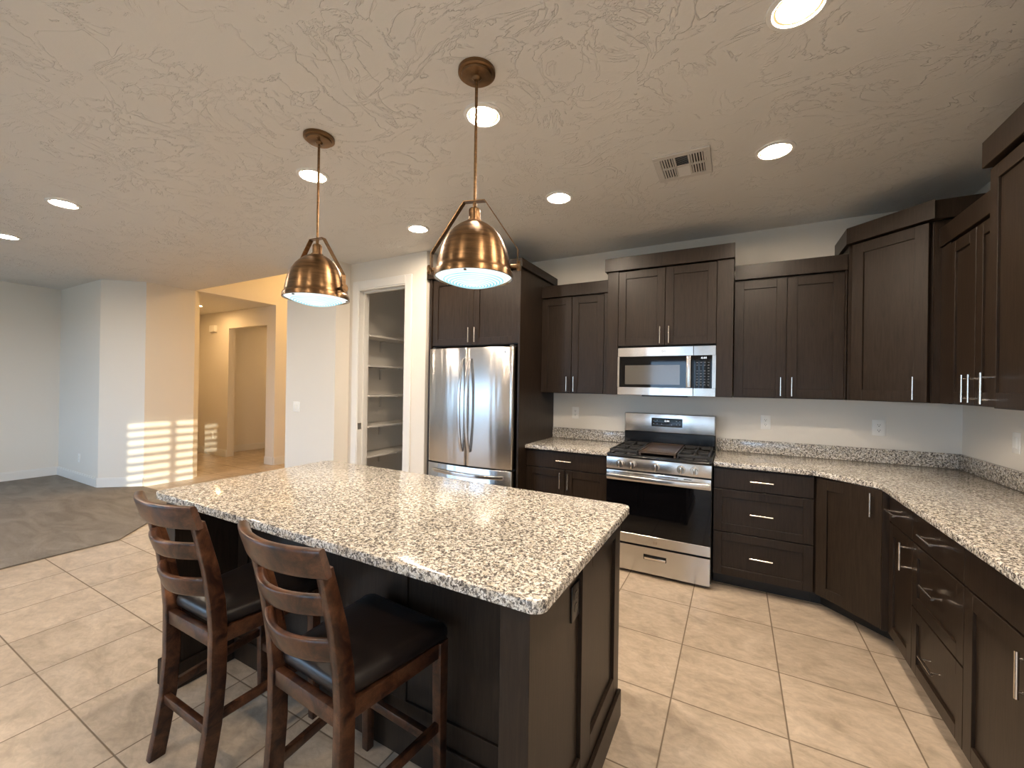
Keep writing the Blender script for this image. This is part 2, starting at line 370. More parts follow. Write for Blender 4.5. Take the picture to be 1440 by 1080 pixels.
# pantry door lining and casing
bm = B()
box(bm, -2.725, -2.705, -.80, -.66, 0, 2.435); box(bm, -2.05, -2.03, -.80, -.66, 0, 2.435); box(bm, -2.725, -2.03, -.80, -.66, 2.435, 2.455)
box(bm, -2.705, -2.690, -.735, -.70, 0, 2.42); box(bm, -2.065, -2.05, -.735, -.70, 0, 2.42); box(bm, -2.705, -2.05, -.735, -.70, 2.42, 2.435)
mk('trim_2', bm, m_trim, kind='structure')
bm = B()
box(bm, -2.80, -2.712, -.808, -.7905, 0, 2.535, .003); box(bm, -2.043, -1.955, -.808, -.7905, 0, 2.535, .003); box(bm, -2.7115, -2.0435, -.808, -.7905, 2.447, 2.535, .003)
mk('trim_3', bm, m_trim, kind='structure')
bm = B(); box(bm, -2.705, -2.7035, -.795, -.745, .93, 1.0, 0); tag(mk('strike_plate', bm, m_chrome), 'small metal strike plate on the left pantry door jamb', 'strike plate')
# baseboards
def base(name, segs):
    bm = B()
    for (xa, ya, xb, yb) in segs:
        d = Vector((xb - xa, yb - ya, 0)); n = Vector((-d.y, d.x, 0)).normalized()
        F = Frame((xa, ya, 0), d, n); fbox(bm, F, 0, d.length, .0005, .015, .0005, .118); fbox(bm, F, 0, d.length, .0005, .009, .1185, .134)
    mk(name, bm, m_trim, kind='structure')
base('baseboard_left', [(XL, YB + .02, XL, -1.7535)][::1] and [(XL, -1.754, XL, YB + .02)][::1])
base('baseboard_block', [(-6.45, -1.753, XL + .016, -1.753), (-6.055, -1.42, -6.45, -1.753), (-6.055, -.85, -6.055, -1.42)])
base('baseboard_hall', [(-7.50, .35, -8.53, .35), (-8.55, .335, -8.55, -.7), (-6.065, .35, -6.30, .35), (-6.05, 3.2, -6.05, .352), (-7.98, 3.15, -7.98, .49)])
base('baseboard_pantry', [(-2.875, -.97, -3.685, -.97), (-2.86, -.81, -2.86, -.965), (-1.79, -.79, -1.953, -.79), (-1.91, 1.5, -2.99, 1.5)])

# windows behind the camera (their daylight and reflections are what the photo shows)
def window(name, F, u0, u1, z0, z1, cols, rows=1, dep=.06):
    bm = B(); t = .045
    for a, b_, c, d in ((u0, u1, z0, z0 + t), (u0, u1, z1 - t, z1), (u0, u0 + t, z0 + t, z1 - t), (u1 - t, u1, z0 + t, z1 - t)): fbox(bm, F, a, b_, -.09, -.03, c, d)
    for i in range(1, cols): u = u0 + (u1 - u0) * i / cols; fbox(bm, F, u - .025, u + .025, -.09, -.03, z0 + t, z1 - t)
    o = mk(name, bm, m_trim, kind='structure')
    bm = B(); fbox(bm, F, u0 + t, u1 - t, -.062, -.058, z0 + t, z1 - t); mk('pane', bm, m_glass, o)
    return o
FR = Frame((0, YB, 0), (1, 0, 0), (0, 1, 0)); FS = Frame((XR, 0, 0), (0, -1, 0), (-1, 0, 0))
window('window_1', FR, -6.9, -3.0, .5, 2.1, 3)
window('door_1', FR, -.85, 1.55, 0.0, 2.06, 2)
window('window_2', FS, -SY1, -SY0, SZ0, SZ1, 2)
bl = thing('window_blind', 'white horizontal louvred blind in the side window behind the camera', 'blind', (XR, (SY0 + SY1) / 2, SZ1))
bm = B(); z = SZ0 + .05
while z < SZ1 - .05:
    F2 = Frame((XR + .02, 0, z), (0, 1, 0), (-1, 0, 0))
    r = bmesh.ops.create_cube(bm, size=1.0)
    for v in r['verts']:
        v.co = Vector((XR + .025 + v.co.x * .070, (SY0 + SY1) / 2 + v.co.y * (SY1 - SY0 - .04), z + v.co.z * .004 + v.co.x * .060))
    z += .115
mk('slats', bm, m_trim, bl)
vb = thing('vertical_blind', 'white vertical blind covering one half of the patio door behind the camera', 'blind', (.8, YB + .05, 2.04))
bm = B(); box(bm, .03, 1.56, YB + .012, YB + .055, 2.062, 2.10, .003); mk('head_rail', bm, m_trim, vb)
for i in range(18):
    bm = B(); x = .08 + i * .083; r = bmesh.ops.create_cube(bm, size=1.0); ca, sa = math.cos(.75), math.sin(.75)
    for v in r['verts']: v.co = Vector((x + v.co.x * .088 * ca - v.co.y * .0015 * sa, YB + .052 + v.co.x * .088 * sa * .95, 1.04 + v.co.z * 2.03))
    mk('slat', bm, m_trim, vb)
bm = B(); box(bm, -40, 40, -45, YB - .13, -.35, -.25); box(bm, XR + .13, 45, YB - .13, 30, -.35, -.25)
tag(mk('ground', bm, m_grass, kind='structure'), 'ground outside the windows', 'ground')

# ------------------------------------------------------------------ cabinet pieces
FB = Frame((0, 0, 0), (1, 0, 0), (0, -1, 0))           # faces on the back wall, u = x, n = distance from wall
FRW = Frame((XR, 0, 0), (0, -1, 0), (-1, 0, 0))        # faces on the right wall, u = -y
def shaker(par, F, n, u0, u1, z0, z1, rail=.062, name='door', flat=False, g=.0018):
    bm = B(); u0 += g; u1 -= g; z0 += g; z1 -= g; t = .020
    if flat: fbox(bm, F, u0, u1, n, n + t, z0, z1, .0015)
    else:
        fbox(bm, F, u0, u0 + rail, n, n + t, z0, z1, .0012); fbox(bm, F, u1 - rail, u1, n, n + t, z0, z1, .0012)
        fbox(bm, F, u0 + rail, u1 - rail, n, n + t, z0, z0 + rail, .0012); fbox(bm, F, u0 + rail, u1 - rail, n, n + t, z1 - rail, z1, .0012)
        fbox(bm, F, u0 + rail - .004, u1 - rail + .004, n + .002, n + .010, z0 + rail - .004, z1 - rail + .004)
    return mk(name, bm, m_esp, par)
def pull(par, F, n, u, z, L=.137, vert=False):
    bm = B(); r = .0055; off = .034; e = L / 2; q = e - .020
    if vert:
        tube(bm, F.p(u, n + off, z - e), F.p(u, n + off, z + e), r)
        for s in (-1, 1): tube(bm, F.p(u, n, z + s * q), F.p(u, n + off, z + s * q), r * .8, 10)
    else:
        tube(bm, F.p(u - e, n + off, z), F.p(u + e, n + off, z), r)
        for s in (-1, 1): tube(bm, F.p(u + s * q, n, z), F.p(u + s * q, n + off, z), r * .8, 10)
    return mk('handle', bm, m_chrome, par)
def body(par, F, boxes, name='carcass', m=None, bev=.0015):
    bm = B()
    for b in boxes: fbox(bm, F, *b, bev)
    return mk(name, bm, m or m_esp, par)
UG = 'dark wood wall cabinets'; BG = 'dark wood base cabinets'
ZU = 1.372; T = .020
# left wall cabinet between fridge housing and range cabinet
def upper(label, F, u0, u1, dep, z1, crown, doors, seam_pulls, group=UG, zb=ZU, pil=None, ends=(1, 1), fill=(0, 0), ztop_door=None, zc=None, p_off=.034):
    t = thing('wall_cabinet', label, 'cabinet', F.p((u0 + u1) / 2, dep / 2, zb), group)
    body(t, F, [(u0, u1, .0005, dep - T - .001, zb, z1)])
    if fill[0]: body(t, F, [(u0, u0 + fill[0], dep - T - .0005, dep - .003, zb, z1)], 'filler')
    if fill[1]: body(t, F, [(u1 - fill[1], u1, dep - T - .0005, dep - .003, zb, z1)], 'filler')
    a = u0 + fill[0]; b = u1 - fill[1]; w_ = (b - a) / doors
    zt = ztop_door or z1 - .012
    for i in range(doors):
        d = shaker(t, F, dep - T, a + i * w_ + (.002 if i else 0), a + (i + 1) * w_, zb + .004, zt)
        s = seam_pulls[i]
        u = a + (i + 1) * w_ - p_off if s > 0 else a + i * w_ + p_off
        pull(d, F, dep, u, zb + .086, vert=True)
    body(t, F, [(u0 - crown[0], u1 + crown[1], .0005, dep + crown[2], z1 + .0005, crown[3])], 'crown', bev=.002)
    return t
upper('two-door dark wall cabinet between the refrigerator housing and the range cabinet', FB, -.744, -.092, .330, 2.273, (0, 0, .008, 2.383), 2, (1, -1), fill=(.0, .045))
upper('two-door dark wall cabinet to the right of the microwave', FB, .884, 1.572, .330, 2.273, (0, 0, .008, 2.383), 2, (1, -1), fill=(0, .012))
# tall cabinet over the microwave with side posts
t = thing('range_wall_cabinet', 'tall dark wall cabinet with a thick crown, right above the microwave', 'cabinet', (.39, -.2, 1.78), UG)
body(t, FB, [(-.088, .005, .0005, .40, ZU, 2.4275)], 'side_post'); body(t, FB, [(.765, .878, .0005, .40, ZU, 2.4275)], 'side_post')
body(t, FB, [(.0055, .7645, .0005, .378, 1.782, 2.4275)])
for i, (a, b) in enumerate(((.006, .386), (.387, .764))):
    d = shaker(t, FB, .380, a, b, 1.784, 2.420); pull(d, FB, .400, .352 if i == 0 else .421, 1.866, vert=True)
body(t, FB, [(-.108, .8835, .0005, .424, 2.428, 2.540)], 'crown', bev=.002)
# corner wall cabinet: pentagon with a diagonal door
t = thing('corner_wall_cabinet', 'diagonal corner wall cabinet with one door and a raised crown', 'cabinet', (1.95, -.3, ZU), UG)
A = Vector((1.598, -.358)); Bp = Vector((1.907, -.667))
bm = B(); prism(bm, [(1.575, -.0005), (1.575, -.346), (1.598, -.346), (1.907, -.655), (1.907, -.667), (2.2645, -.667), (2.2645, -.0005)], ZU, 2.4345, .001, 1); mk('carcass', bm, m_esp, t)
FD = Frame((A.x, A.y, 0), (1, -1, 0), (-1, -1, 0)); LD = (Bp - A).length
d = shaker(t, FD, .0005 - .0, .004, LD - .014, ZU + .002, 2.430, .068); pull(d, FD, .0205, LD - .014 - .052, 1.458, vert=True)
bm = B(); prism(bm, [(1.553, -.0005), (1.553, -.385), (1.890, -.722), (1.890, -.700), (2.2645, -.700), (2.2645, -.0005)], 2.435, 2.545, .002, 1)
mk('crown', bm, m_esp, t)
# right-wall cabinets
upper('two-door dark wall cabinet on the right wall, tucked between corner cabinet and nearest cabinet', FRW, .668, 1.352, .330, 2.273, (0, 0, .008, 2.383), 2, (1, -1), fill=(.115, 0))
upper('tall deep dark wall cabinet nearest the camera, cut by the right picture edge', FRW, 1.374, 2.50, .400, 2.428, (.018, .01, .020, 2.545), 2, (-1, 1))

# base cabinets
def basecab(label, F, u0, u1, dep, parts, n=None):
    t = thing('base_cabinet', label, 'cabinet', F.p((u0 + u1) / 2, dep / 2, 0), BG)
    body(t, F, [(u0, u1, .0005, dep - T - .001, .105, .878)])
    body(t, F, [(u0, u1, .0005, dep - .115, 0, .1045)], 'toe_kick', m_toe)
    for kind, a, b, z0, z1, pv in parts:
        if kind == 'dr': d = shaker(t, F, dep - T, a, b, z0, z1, name='drawer', flat=True)
        elif kind == 'drp': d = shaker(t, F, dep - T, a, b, z0, z1, name='drawer', rail=.055)
        else: d = shaker(t, F, dep - T, a, b, z0, z1)
        if pv: pull(d, F, dep, pv[0], pv[1], vert=pv[2])
    return t
DEP = .617; FRB = Frame((XR, 0, 0), (0, -1, 0), (-1, 0, 0)); 
basecab('dark base cabinet with a drawer over two doors, left of the range', FB, -.744, -.006, DEP, [('dr', -.744, -.006, .724, .868, (-.378, .797, False)), ('dr1', -.744, -.376, .108, .720, (-.412, .630, True)), ('dr1', -.375, -.006, .108, .720, (-.340, .630, True))])
basecab('dark base cabinet with three stacked drawers, right of the range', FB, .768, 1.362, DEP, [('dr', .768, 1.362, .724, .868, (1.065, .797, False)), ('drp', .768, 1.362, .418, .720, (1.065, .568, False)), ('drp', .768, 1.362, .108, .414, (1.065, .267, False))])
# diagonal corner base
t = thing('corner_base_cabinet', 'diagonal corner base cabinet with a single door', 'cabinet', (1.8, -.4, 0), BG)
P1 = Vector((1.3625, -.617)); P2 = Vector((1.655, -.9095))
bm = B(); prism(bm, [(1.3625, -.0005), (1.3625, -.590), (1.6285, -.912), (1.6285, -.9295), (2.2645, -.9295), (2.2645, -.0005)], .105, .878); mk('carcass', bm, m_esp, t)
bm = B(); prism(bm, [(1.3625, -.0005), (1.3625, -.502), (1.42, -.502), (1.72, -.80), (1.72, -.9295), (2.2645, -.9295), (2.2645, -.0005)], 0, .1045); mk('toe_kick', bm, m_toe, t)
FDB = Frame((P1.x, P1.y, 0), (1, -1, 0), (-1, -1, 0)); LB = (P2 - P1).length
d = shaker(t, FDB, -.020, .012, LB - .008, .108, .868, .066); pull(d, FDB, 0.0, LB - .068, .785, vert=True)
DEP = .610
basecab('narrow dark base cabinet with one drawer over one door on the right wall', FRB, .930, 1.282, DEP, [('dr', .945, 1.282, .724, .868, (1.075, .797, False)), ('door', .945, 1.282, .108, .720, (1.235, .625, True))])
basecab('dark three-drawer base cabinet on the right wall', FRB, 1.2825, 1.790, DEP, [('dr', 1.2825, 1.790, .724, .868, (1.525, .797, False)), ('drp', 1.2825, 1.790, .418, .720, (1.555, .585, False)), ('drp', 1.2825, 1.790, .108, .414, (1.555, .275, False))])
basecab('dark sink base cabinet nearest the camera, false front over two doors', FRB, 1.7905, 2.715, DEP, [('dr', 1.7905, 2.715, .724, .868, None), ('door', 1.7905, 2.252, .108, .720, (2.200, .628, True)), ('door', 2.253, 2.715, .108, .720, (2.305, .628, True))])
bm = B(); fbox(bm, FRB, 2.716, 2.95, .0005, DEP - .002, .0, .878); tag(mk('end_cabinet', bm, m_esp), 'plain dark end cabinet closing the right run behind the camera view', 'cabinet')

# countertops
CT0, CT1 = .8795, .914
def counter(label, pts, rad, splash, bev=.006):
    t = thing('countertop', label, 'countertop', (pts[0][0], pts[0][1], CT0))
    bm = B(); prism(bm, rounded(pts, rad), CT0, CT1, bev, 3); mk('slab', bm, m_gran, t, smooth=50)
    for s in splash:
        bm = B(); box(bm, *s, .003, 2); mk('backsplash', bm, m_gran, t)
    return t
counter('short speckled granite countertop between refrigerator and range', [(-.744, -.0005), (-.744, -.632), (-.772, -.632), (-.772, -.645), (-.004, -.645), (-.004, -.0005)][:0] or [(-.744, -.0005), (-.744, -.645), (-.004, -.645), (-.004, -.0005)], 0, [(-.744, -.004, -.022, -.0005, CT1 + .0005, 1.016)])
counter('long L-shaped speckled granite countertop around the right corner', [(.766, -.0005), (.766, -.640), (1.362, -.640), (1.628, -.885), (1.628, -2.955), (2.2645, -2.955), (2.2645, -.0005)], [0, .004, .05, .08, .02, 0, 0], [(.766, 2.2645, -.022, -.0005, CT1 + .0005, 1.016), (2.243, 2.2645, -2.955, -.0225, CT1 + .0005, 1.016)])

# ------------------------------------------------------------------ refrigerator housing + refrigerator
t = thing('refrigerator_housing', 'tall dark wood housing with two doors above the refrigerator', 'cabinet', (-1.25, -.4, 0), UG)
body(t, FB, [(-.766, -.746, .0005, .775, 0, 2.458)], 'side_panel'); body(t, FB, [(-1.752, -1.722, .0005, .775, 0, 2.458)], 'side_panel')
body(t, FB, [(-1.7215, -.7665, .0005, .738, 1.80, 2.458)])
for i, (a, b) in enumerate(((-1.721, -1.244), (-1.243, -.767))):
    d = shaker(t, FB, .740, a, b, 1.806, 2.450); pull(d, FB, .760, -1.278 if i == 0 else -1.209, 1.896, vert=True)
body(t, FB, [(-1.770, -.722, .0005, .800, 2.4585, 2.535)], 'crown', bev=.002)

fr = thing('refrigerator', 'stainless steel french door refrigerator in the dark housing', 'refrigerator', (-1.245, -.4, 0))
FX0, FX1 = -1.700, -.784; FXC = (FX0 + FX1) / 2; HW = (FX1 - FX0) / 2
body(fr, FB, [(FX0 + .01, FX1 - .01, .03, .735, .03, 1.765)], 'case', m_plastic)
body(fr, FB, [(FX0 + .03, FX1 - .03, .08, .70, 0, .0295)], 'base_grille', m_blk)
def ybul(x): u = (x - FXC) / HW; return -.820 - .036 * (1 - u * u)
def curved_panel(x0, x1, z0, z1, yb, nseg=14, r=.012):
    bm = B(); xs = [x0 + (x1 - x0) * i / nseg for i in range(nseg + 1)]
    pts = [(x, ybul(x)) for x in xs]
    ins = [(x0, ybul(x0) + r), (x0 + r * .3, ybul(x0) + r * .3)]; 
    poly = [(x0, yb), (x0, ybul(x0) + r), (x0 + r * .3, ybul(x0) + r * .25)] + [(x, ybul(x)) for x in [x0 + r + (x1 - x0 - 2 * r) * i / nseg for i in range(nseg + 1)]] + [(x1 - r * .3, ybul(x1) + r * .25), (x1, ybul(x1) + r), (x1, yb)]
    prism(bm, poly, z0, z1, .003, 2); return bm
dl = mk('door', curved_panel(FX0, FXC - .003, .705, 1.772, -.740), m_steel2, fr, smooth=50)
dr_ = mk('door', curved_panel(FXC + .003, FX1, .705, 1.772, -.740), m_steel2, fr, smooth=50)
dz = mk('freezer_drawer', curved_panel(FX0, FX1, .075, .692, -.740), m_steel2, fr, smooth=50)
def bow_v(x, z0, z1, y0, out, wd, th):
    bm = B(); pts = []; n = 22
    for i in range(n + 1):
        u = -1 + 2 * i / n; z = (z0 + z1) / 2 + u * (z1 - z0) / 2; y = y0 - out * (1 - abs(u) ** 2.4) - .006
        pts.append((Vector((x, y, z)), Vector((wd / 2, 0, 0)), Vector((0, th / 2, 0))))
    sweep(bm, pts, rsec(.4)); return bm
for par, x in ((dl, FXC - .040), (dr_, FXC + .040)): mk('handle', bow_v(x, .83, 1.675, ybul(x) - .0055, .050, .030, .014), m_steel, par, smooth=50)
bm = B(); pts = []
for i in range(25):
    u = -1 + 2 * i / 24; x = FXC + u * .385; y = ybul(x) - .012 - .050 * (1 - abs(u) ** 2.6)
    pts.append((Vector((x, y, .632)), Vector((0, 0, .015)), Vector((0, .007, 0))))
sweep(bm, pts, rsec(.4)); mk('handle', bm, m_steel, dz, smooth=50)
for x in (FX0 + .04, FX1 - .03):
    bm = B(); box(bm, x - .02, x + .02, -.80, -.70, 1.7725, 1.79, .004, 2); mk('hinge_cover', bm, m_plastic, fr)
def badge(par, F, u, z, n, r, m=None):
    bm = B(); tube(bm, F.p(u, n + .0003, z), F.p(u, n + .0025, z), r, 32)
    o = mk('badge', bm, m or m_chrome, par)
    bm = B(); tr = 32
    ring = []
    for i in range(tr):
        a = 2 * PI * i / tr; c = F.p(u + r * .86 * math.cos(a), n + .0026, z + r * .86 * math.sin(a))
        ring.append([F.p(u + r * q * math.cos(a), n + dn, z + r * q * math.sin(a)) for q, dn in ((.80, .0026), (.86, .0034), (.92, .0026))])
    vs = [[bm.verts.new(p) for p in rr] for rr in ring]
    for i in range(tr):
        for k in range(2): bm.faces.new((vs[i][k], vs[(i + 1) % tr][k], vs[(i + 1) % tr][k + 1], vs[i][k + 1]))
    tb = text_bm('GE', F, u, z, n + .0029, r * .95); me = bpy.data.meshes.new('x'); tb.to_mesh(me); tb.free(); bm.from_mesh(me); bpy.data.meshes.remove(me)
    mk('monogram', bm, m_plastic, o)
badge(dr_, Frame((0, ybul(-.855), 0), (1, 0, 0), (0, -1, 0)), -.858, 1.728, .0005, .011)

# ------------------------------------------------------------------ range
rg = thing('range', 'stainless steel gas range with five knobs and a black oven door', 'range', (.381, -.35, 0))
X0, X1 = .003, .759
body(rg, FB, [(X0, X1, .03, .655, .035, .895)], 'case', m_plastic)
for x in (.06, .70):
    for y in (-.10, -.60): bm = B(); tube(bm, (x, y, 0), (x, y, .0345), .018, 12); mk('foot', bm, m_plastic, rg)
# cooktop pan
bm = B(); box(bm, X0, X1, -.690, -.095, .8955, .916, .006, 2); box(bm, X0 + .01, X1 - .01, -.700, -.655, .888, .909, .008, 3); ct = mk('cooktop', bm, m_blk, rg)
# backguard
bm = B(); prism(bm, [(X0, -.008), (X0, -.085), (X0 + .008, -.095), (X1 - .008, -.095), (X1, -.085), (X1, -.008)], .9165, 1.0395, .002, 1); mk('backguard_base', bm, m_blk, rg)
bm = B(); prism(bm, [(X0, -.008), (X0, -.092), (X0 + .010, -.104), (X1 - .010, -.104), (X1, -.092), (X1, -.008)], 1.040, 1.205, .006, 3); bg = mk('backguard', bm, m_steel, rg)
bm = B(); fbox(bm, FB, .243, .500, .1045, .107, 1.092, 1.168, .001, 1); dp = mk('display', bm, m_blkglass, bg)
bm = text_bm('4:44', FB, .372, 1.143, .1075, .024, .0003); mk('clock_digits', bm, m_digit, dp)
bm = B()
for u, z in ((.452, 1.146), (.478, 1.146), (.452, 1.116), (.478, 1.116), (.262, 1.146), (.292, 1.146), (.262, 1.116), (.292, 1.116), (.330, 1.116), (.412, 1.112)): fbox(bm, FB, u - .004, u + .004, .1072, .1076, z - .0015, z + .0015)
mk('key_marks', bm, M('key_mark_grey', (.25, .25, .25), .5), dp)
# control panel + knobs
FC = Frame((0, 0, 0), (1, 0, 0), (0, -1, 0))
bm = B(); box(bm, X0, X1, -.690, -.6555, .796, .8875, .003, 2); cp = mk('control_panel', bm, m_steel, rg)
for x in (.110, .202, .379, .556, .646):
    bm = B(); z = .840
    tube(bm, (x, -.6905, z), (x, -.697, z), .030, 32); tube(bm, (x, -.697, z), (x, -.722, z), .0255, 32, .022)
    box(bm, x - .0055, x + .0055, -.734, -.7215, z - .023, z + .023, .003, 2)
    k = mk('knob', bm, m_chrome, rg)
    bm = B(); box(bm, x + .0058, x + .0075, -.730, -.7222, z - .018, z + .018); mk('knob_mark', bm, m_blk, k)
# oven door
bm = B(); box(bm, X0 + .002, X1 - .002, -.686, -.6565, .234, .786, .003, 2); od = mk('oven_door', bm, m_blk, rg)
bm = B(); box(bm, X0 + .002, X1 - .002, -.694, -.6865, .711, .786, .003, 2); mk('top_trim', bm, m_steel, od)
bm = B(); box(bm, X0 + .002, X1 - .002, -.692, -.6865, .236, .310, .002, 1); tr_ = mk('bottom_trim', bm, m_steel, od)
bm = B(); box(bm, X0 + .003, X1 - .003, -.6895, -.6865, .3115, .7095); mk('glass', bm, m_blkglass, od)
bm = B()
for a, b in ((.215, .366), (.394, .538), (.575, .628), (.06, .19)): box(bm, a, b, -.6946, -.6942, .768, .774)
mk('vent_slots', bm, m_slot, od)
bm = B()
pts = []
for i in range(21):
    u = -1 + 2 * i / 20; x = .381 + u * .366; y = -.722 - .022 * (1 - u * u)
    pts.append((Vector((x, y, .745)), Vector((0, 0, .0175)), Vector((0, .010, 0))))
sweep(bm, pts, rsec(.6, 4))
for x in (.030, .732): box(bm, x - .014, x + .014, -.726, -.6945, .730, .760, .003, 2)
mk('handle', bm, m_steel, od, smooth=50)
badge(od, FB, .381, .270, .6925, .016, m_chrome)
# storage drawer with recessed grip
bm = B(); ya, yb = -.690, -.6565; zx = [.028, .132, .170, .222]; xx = [X0 + .004, .298, .462, X1 - .004]
box(bm, xx[0], xx[3], ya, yb, zx[0], zx[1]); box(bm, xx[0], xx[1], ya, yb, zx[1], zx[2]); box(bm, xx[2], xx[3], ya, yb, zx[1], zx[2]); box(bm, xx[0], xx[3], ya, yb, zx[2], zx[3])
dw = mk('storage_drawer', bm, m_steel, rg)
bm = B(); box(bm, xx[1], xx[2], -.668, -.660, zx[1], zx[2]); mk('grip_recess', bm, m_slot, dw)
bm = B(); box(bm, xx[1] + .004, xx[2] - .004, -.692, -.672, zx[1] + .001, zx[1] + .020, .004, 2); mk('grip', bm, m_chrome, dw)
# burners, grates, griddle
for x, y, r in ((.125, -.22, .036), (.125, -.53, .045), (.637, -.22, .036), (.637, -.53, .045), (.381, -.375, .04)):
    bm = B(); lathe(bm, [(0, .0), (r * 1.25, .0), (r * 1.25, .004), (r, .006), (r, .010), (r * .8, .0125), (0, .0125)], (x, y, .9165), 24); mk('burner', bm, m_iron, rg)
def grate(x0, x1, y0, y1, cx, cys):
    bm = B(); z0, z1 = .930, .948; b_ = .012
    box(bm, x0, x1, y0, y0 + b_, z0, z1, .002); box(bm, x0, x1, y1 - b_, y1, z0, z1, .002); box(bm, x0, x0 + b_, y0 + b_, y1 - b_, z0, z1, .002); box(bm, x1 - b_, x1, y0 + b_, y1 - b_, z0, z1, .002)
    ym = (y0 + y1) / 2; box(bm, x0 + b_, x1 - b_, ym - .006, ym + .006, z0, z1, .002)
    for cy in cys:
        for s in (-1, 1):
            box(bm, min(cx + s * .022, x1 - b_ if s > 0 else x0 + b_), max(cx + s * .022, x1 - b_ if s > 0 else x0 + b_), cy - .005, cy + .005, z0 + .002, z1 + .003, .002)
            ye = (y1 - b_ if cy > ym else ym) if s > 0 else (ym if cy > ym else y0 + b_)
            if cy > ym: ye = y1 - b_ if s > 0 else ym + .006
            else: ye = ym - .006 if s > 0 else y0 + b_
            a, c = sorted((cy + s * .022, ye)); box(bm, cx - .005, cx + .005, a, c, z0 + .002, z1 + .003, .002)
    for x in (x0 + .006, x1 - .006):
        for y in (y0 + .006, y1 - .006): box(bm, x - .006, x + .006, y - .006, y + .006, .9165, .930)
    return bm
mk('grate', grate(.022, .238, -.672, -.115, .125, (-.53, -.22)), m_iron, rg)
mk('grate', grate(.524, .742, -.672, -.115, .637, (-.53, -.22)), m_iron, rg)
bm = B(); x0, x1, y0, y1 = .246, .516, -.672, -.115
box(bm, x0, x1, y0, y1, .932, .943, .004, 2)
for q in ((x0, x1, y0, y0 + .012), (x0, x1, y1 - .012, y1), (x0, x0 + .012, y0 + .0125, y1 - .0125), (x1 - .012, x1, y0 + .0125, y1 - .0125)): box(bm, *q, .9435, .950, .002)
for x in (x0 + .008, x1 - .008):
    for y in (y0 + .008, y1 - .008): box(bm, x - .007, x + .007, y - .007, y + .007, .9165, .9315)
mk('griddle', bm, m_griddle, rg)

# ------------------------------------------------------------------ microwave
mw = thing('microwave', 'stainless steel over-the-range microwave with a black window', 'microwave', (.385, -.2, 1.372))
bm = B(); box(bm, .0065, .7635, -.372, -.001, 1.375, 1.779, .002); mk('case', bm, m_blk, mw)
FM = FB; bm = B(); n0, n1 = .3725, .400
ux = [.0065, .022, .594, .6035]; zz = [1.373, 1.438, 1.695, 1.771]
fbox(bm, FM, ux[0], ux[3] - .001, n0, n1, zz[0], zz[1], .002); fbox(bm, FM, ux[0], ux[3] - .001, n0, n1, zz[2], zz[3], .002); fbox(bm, FM, ux[0], ux[1], n0, n1, zz[1], zz[2])
md = mk('door', bm, m_steel, mw)
bm = B(); fbox(bm, FM, ux[1], ux[2] + .008, n0, n1 - .002, zz[1], zz[2]); mk('window_border', bm, m_blkglass, md)
bm = B(); fbox(bm, FM, .070, .505, n1 - .0018, n1 - .0012, 1.462, 1.622); mk('window', bm, m_mesh, md)
bm = B(); fbox(bm, FM, .553, .590, n1 + .018, n1 + .034, 1.440, 1.693, .005, 3); fbox(bm, FM, .560, .583, n1 - .0015, n1 + .0175, 1.45, 1.475); fbox(bm, FM, .560, .583, n1 - .0015, n1 + .0175, 1.658, 1.683); mk('handle', bm, m_steel, md)
badge(md, FM, .380, 1.734, n1, .016)
bm = B(); fbox(bm, FM, .605, .7635, n0, n1, zz[0], zz[1], .002); fbox(bm, FM, .605, .7635, n0, n1, zz[2], zz[3], .002); fbox(bm, FM, .738, .7635, n0, n1, zz[1], zz[2]); pn = mk('control_panel', bm, m_steel, mw)
bm = B(); fbox(bm, FM, .605, .738, n0, n1 - .001, zz[1], zz[2]); kp = mk('keypad', bm, m_blkglass, pn)
mk('clock_digits', text_bm('4:44', FM, .678, 1.675, n1 - .0004, .024, .0003), m_digit, kp)
bm = B()
for i in range(4):
    for j in range(9):
        if (i < 3 and j in (2,)): continue
        u = .632 + i * .027; z = 1.640 - j * .022; fbox(bm, FM, u - .006, u + .006, n1 - .0009, n1 - .0004, z - .0018, z + .0018)
mk('key_marks', bm, M('key_mark_dim', (.16, .17, .18), .5), kp)
bm = B(); fbox(bm, FM, .20, .56, .14, .34, 1.362, 1.3745); mk('filter', bm, m_plastic, mw)

# ------------------------------------------------------------------ island
isl = thing('island', 'dark wood kitchen island with end wings under the granite top', 'island', (-.51, -2.55, 0))
IX0, IX1, IYF, IYB, IYW = -1.480, .460, -2.720, -2.115, -2.998
bm = B(); box(bm, IX0 + .022, IX1 - .022, IYF + .016, IYB - .020, .105, .878); mk('carcass', bm, m_esp, isl)
# wings
for xa, xb in ((IX0, IX0 + .098), (IX1 - .100, IX1)):
    bm = B(); out = xb if xa > 0 else xa; s = 1 if xa > 0 else -1
    box(bm, xa + (.013 if s < 0 else 0), xb - (.013 if s > 0 else 0), IYW, -2.622, .0, .878, .001)
    o1, o2 = sorted((out, out - s * .0125)); box(bm, o1, o2, IYW, -2.622, 0, .205, .001)
    mk('wing', bm, m_esp, isl)
# end frames (stile, recessed panel, stile)
for s, out in ((1, IX1), (-1, IX0)):
    bm = B(); a, b = sorted((out, out - s * .0215))
    for y0, y1, z0, z1 in ((-2.6215, -2.515, 0.0, .878), (-2.195, -2.116, 0.0, .878), (-2.515, -2.195, 0.0, .205), (-2.515, -2.195, .80, .878)): box(bm, a, b, y0, y1, z0, z1, .001)
    p, q = sorted((out - s * .020, out - s * .012)); box(bm, p, q, -2.52, -2.19, .2, .81)
    mk('end_panel', bm, m_esp, isl)
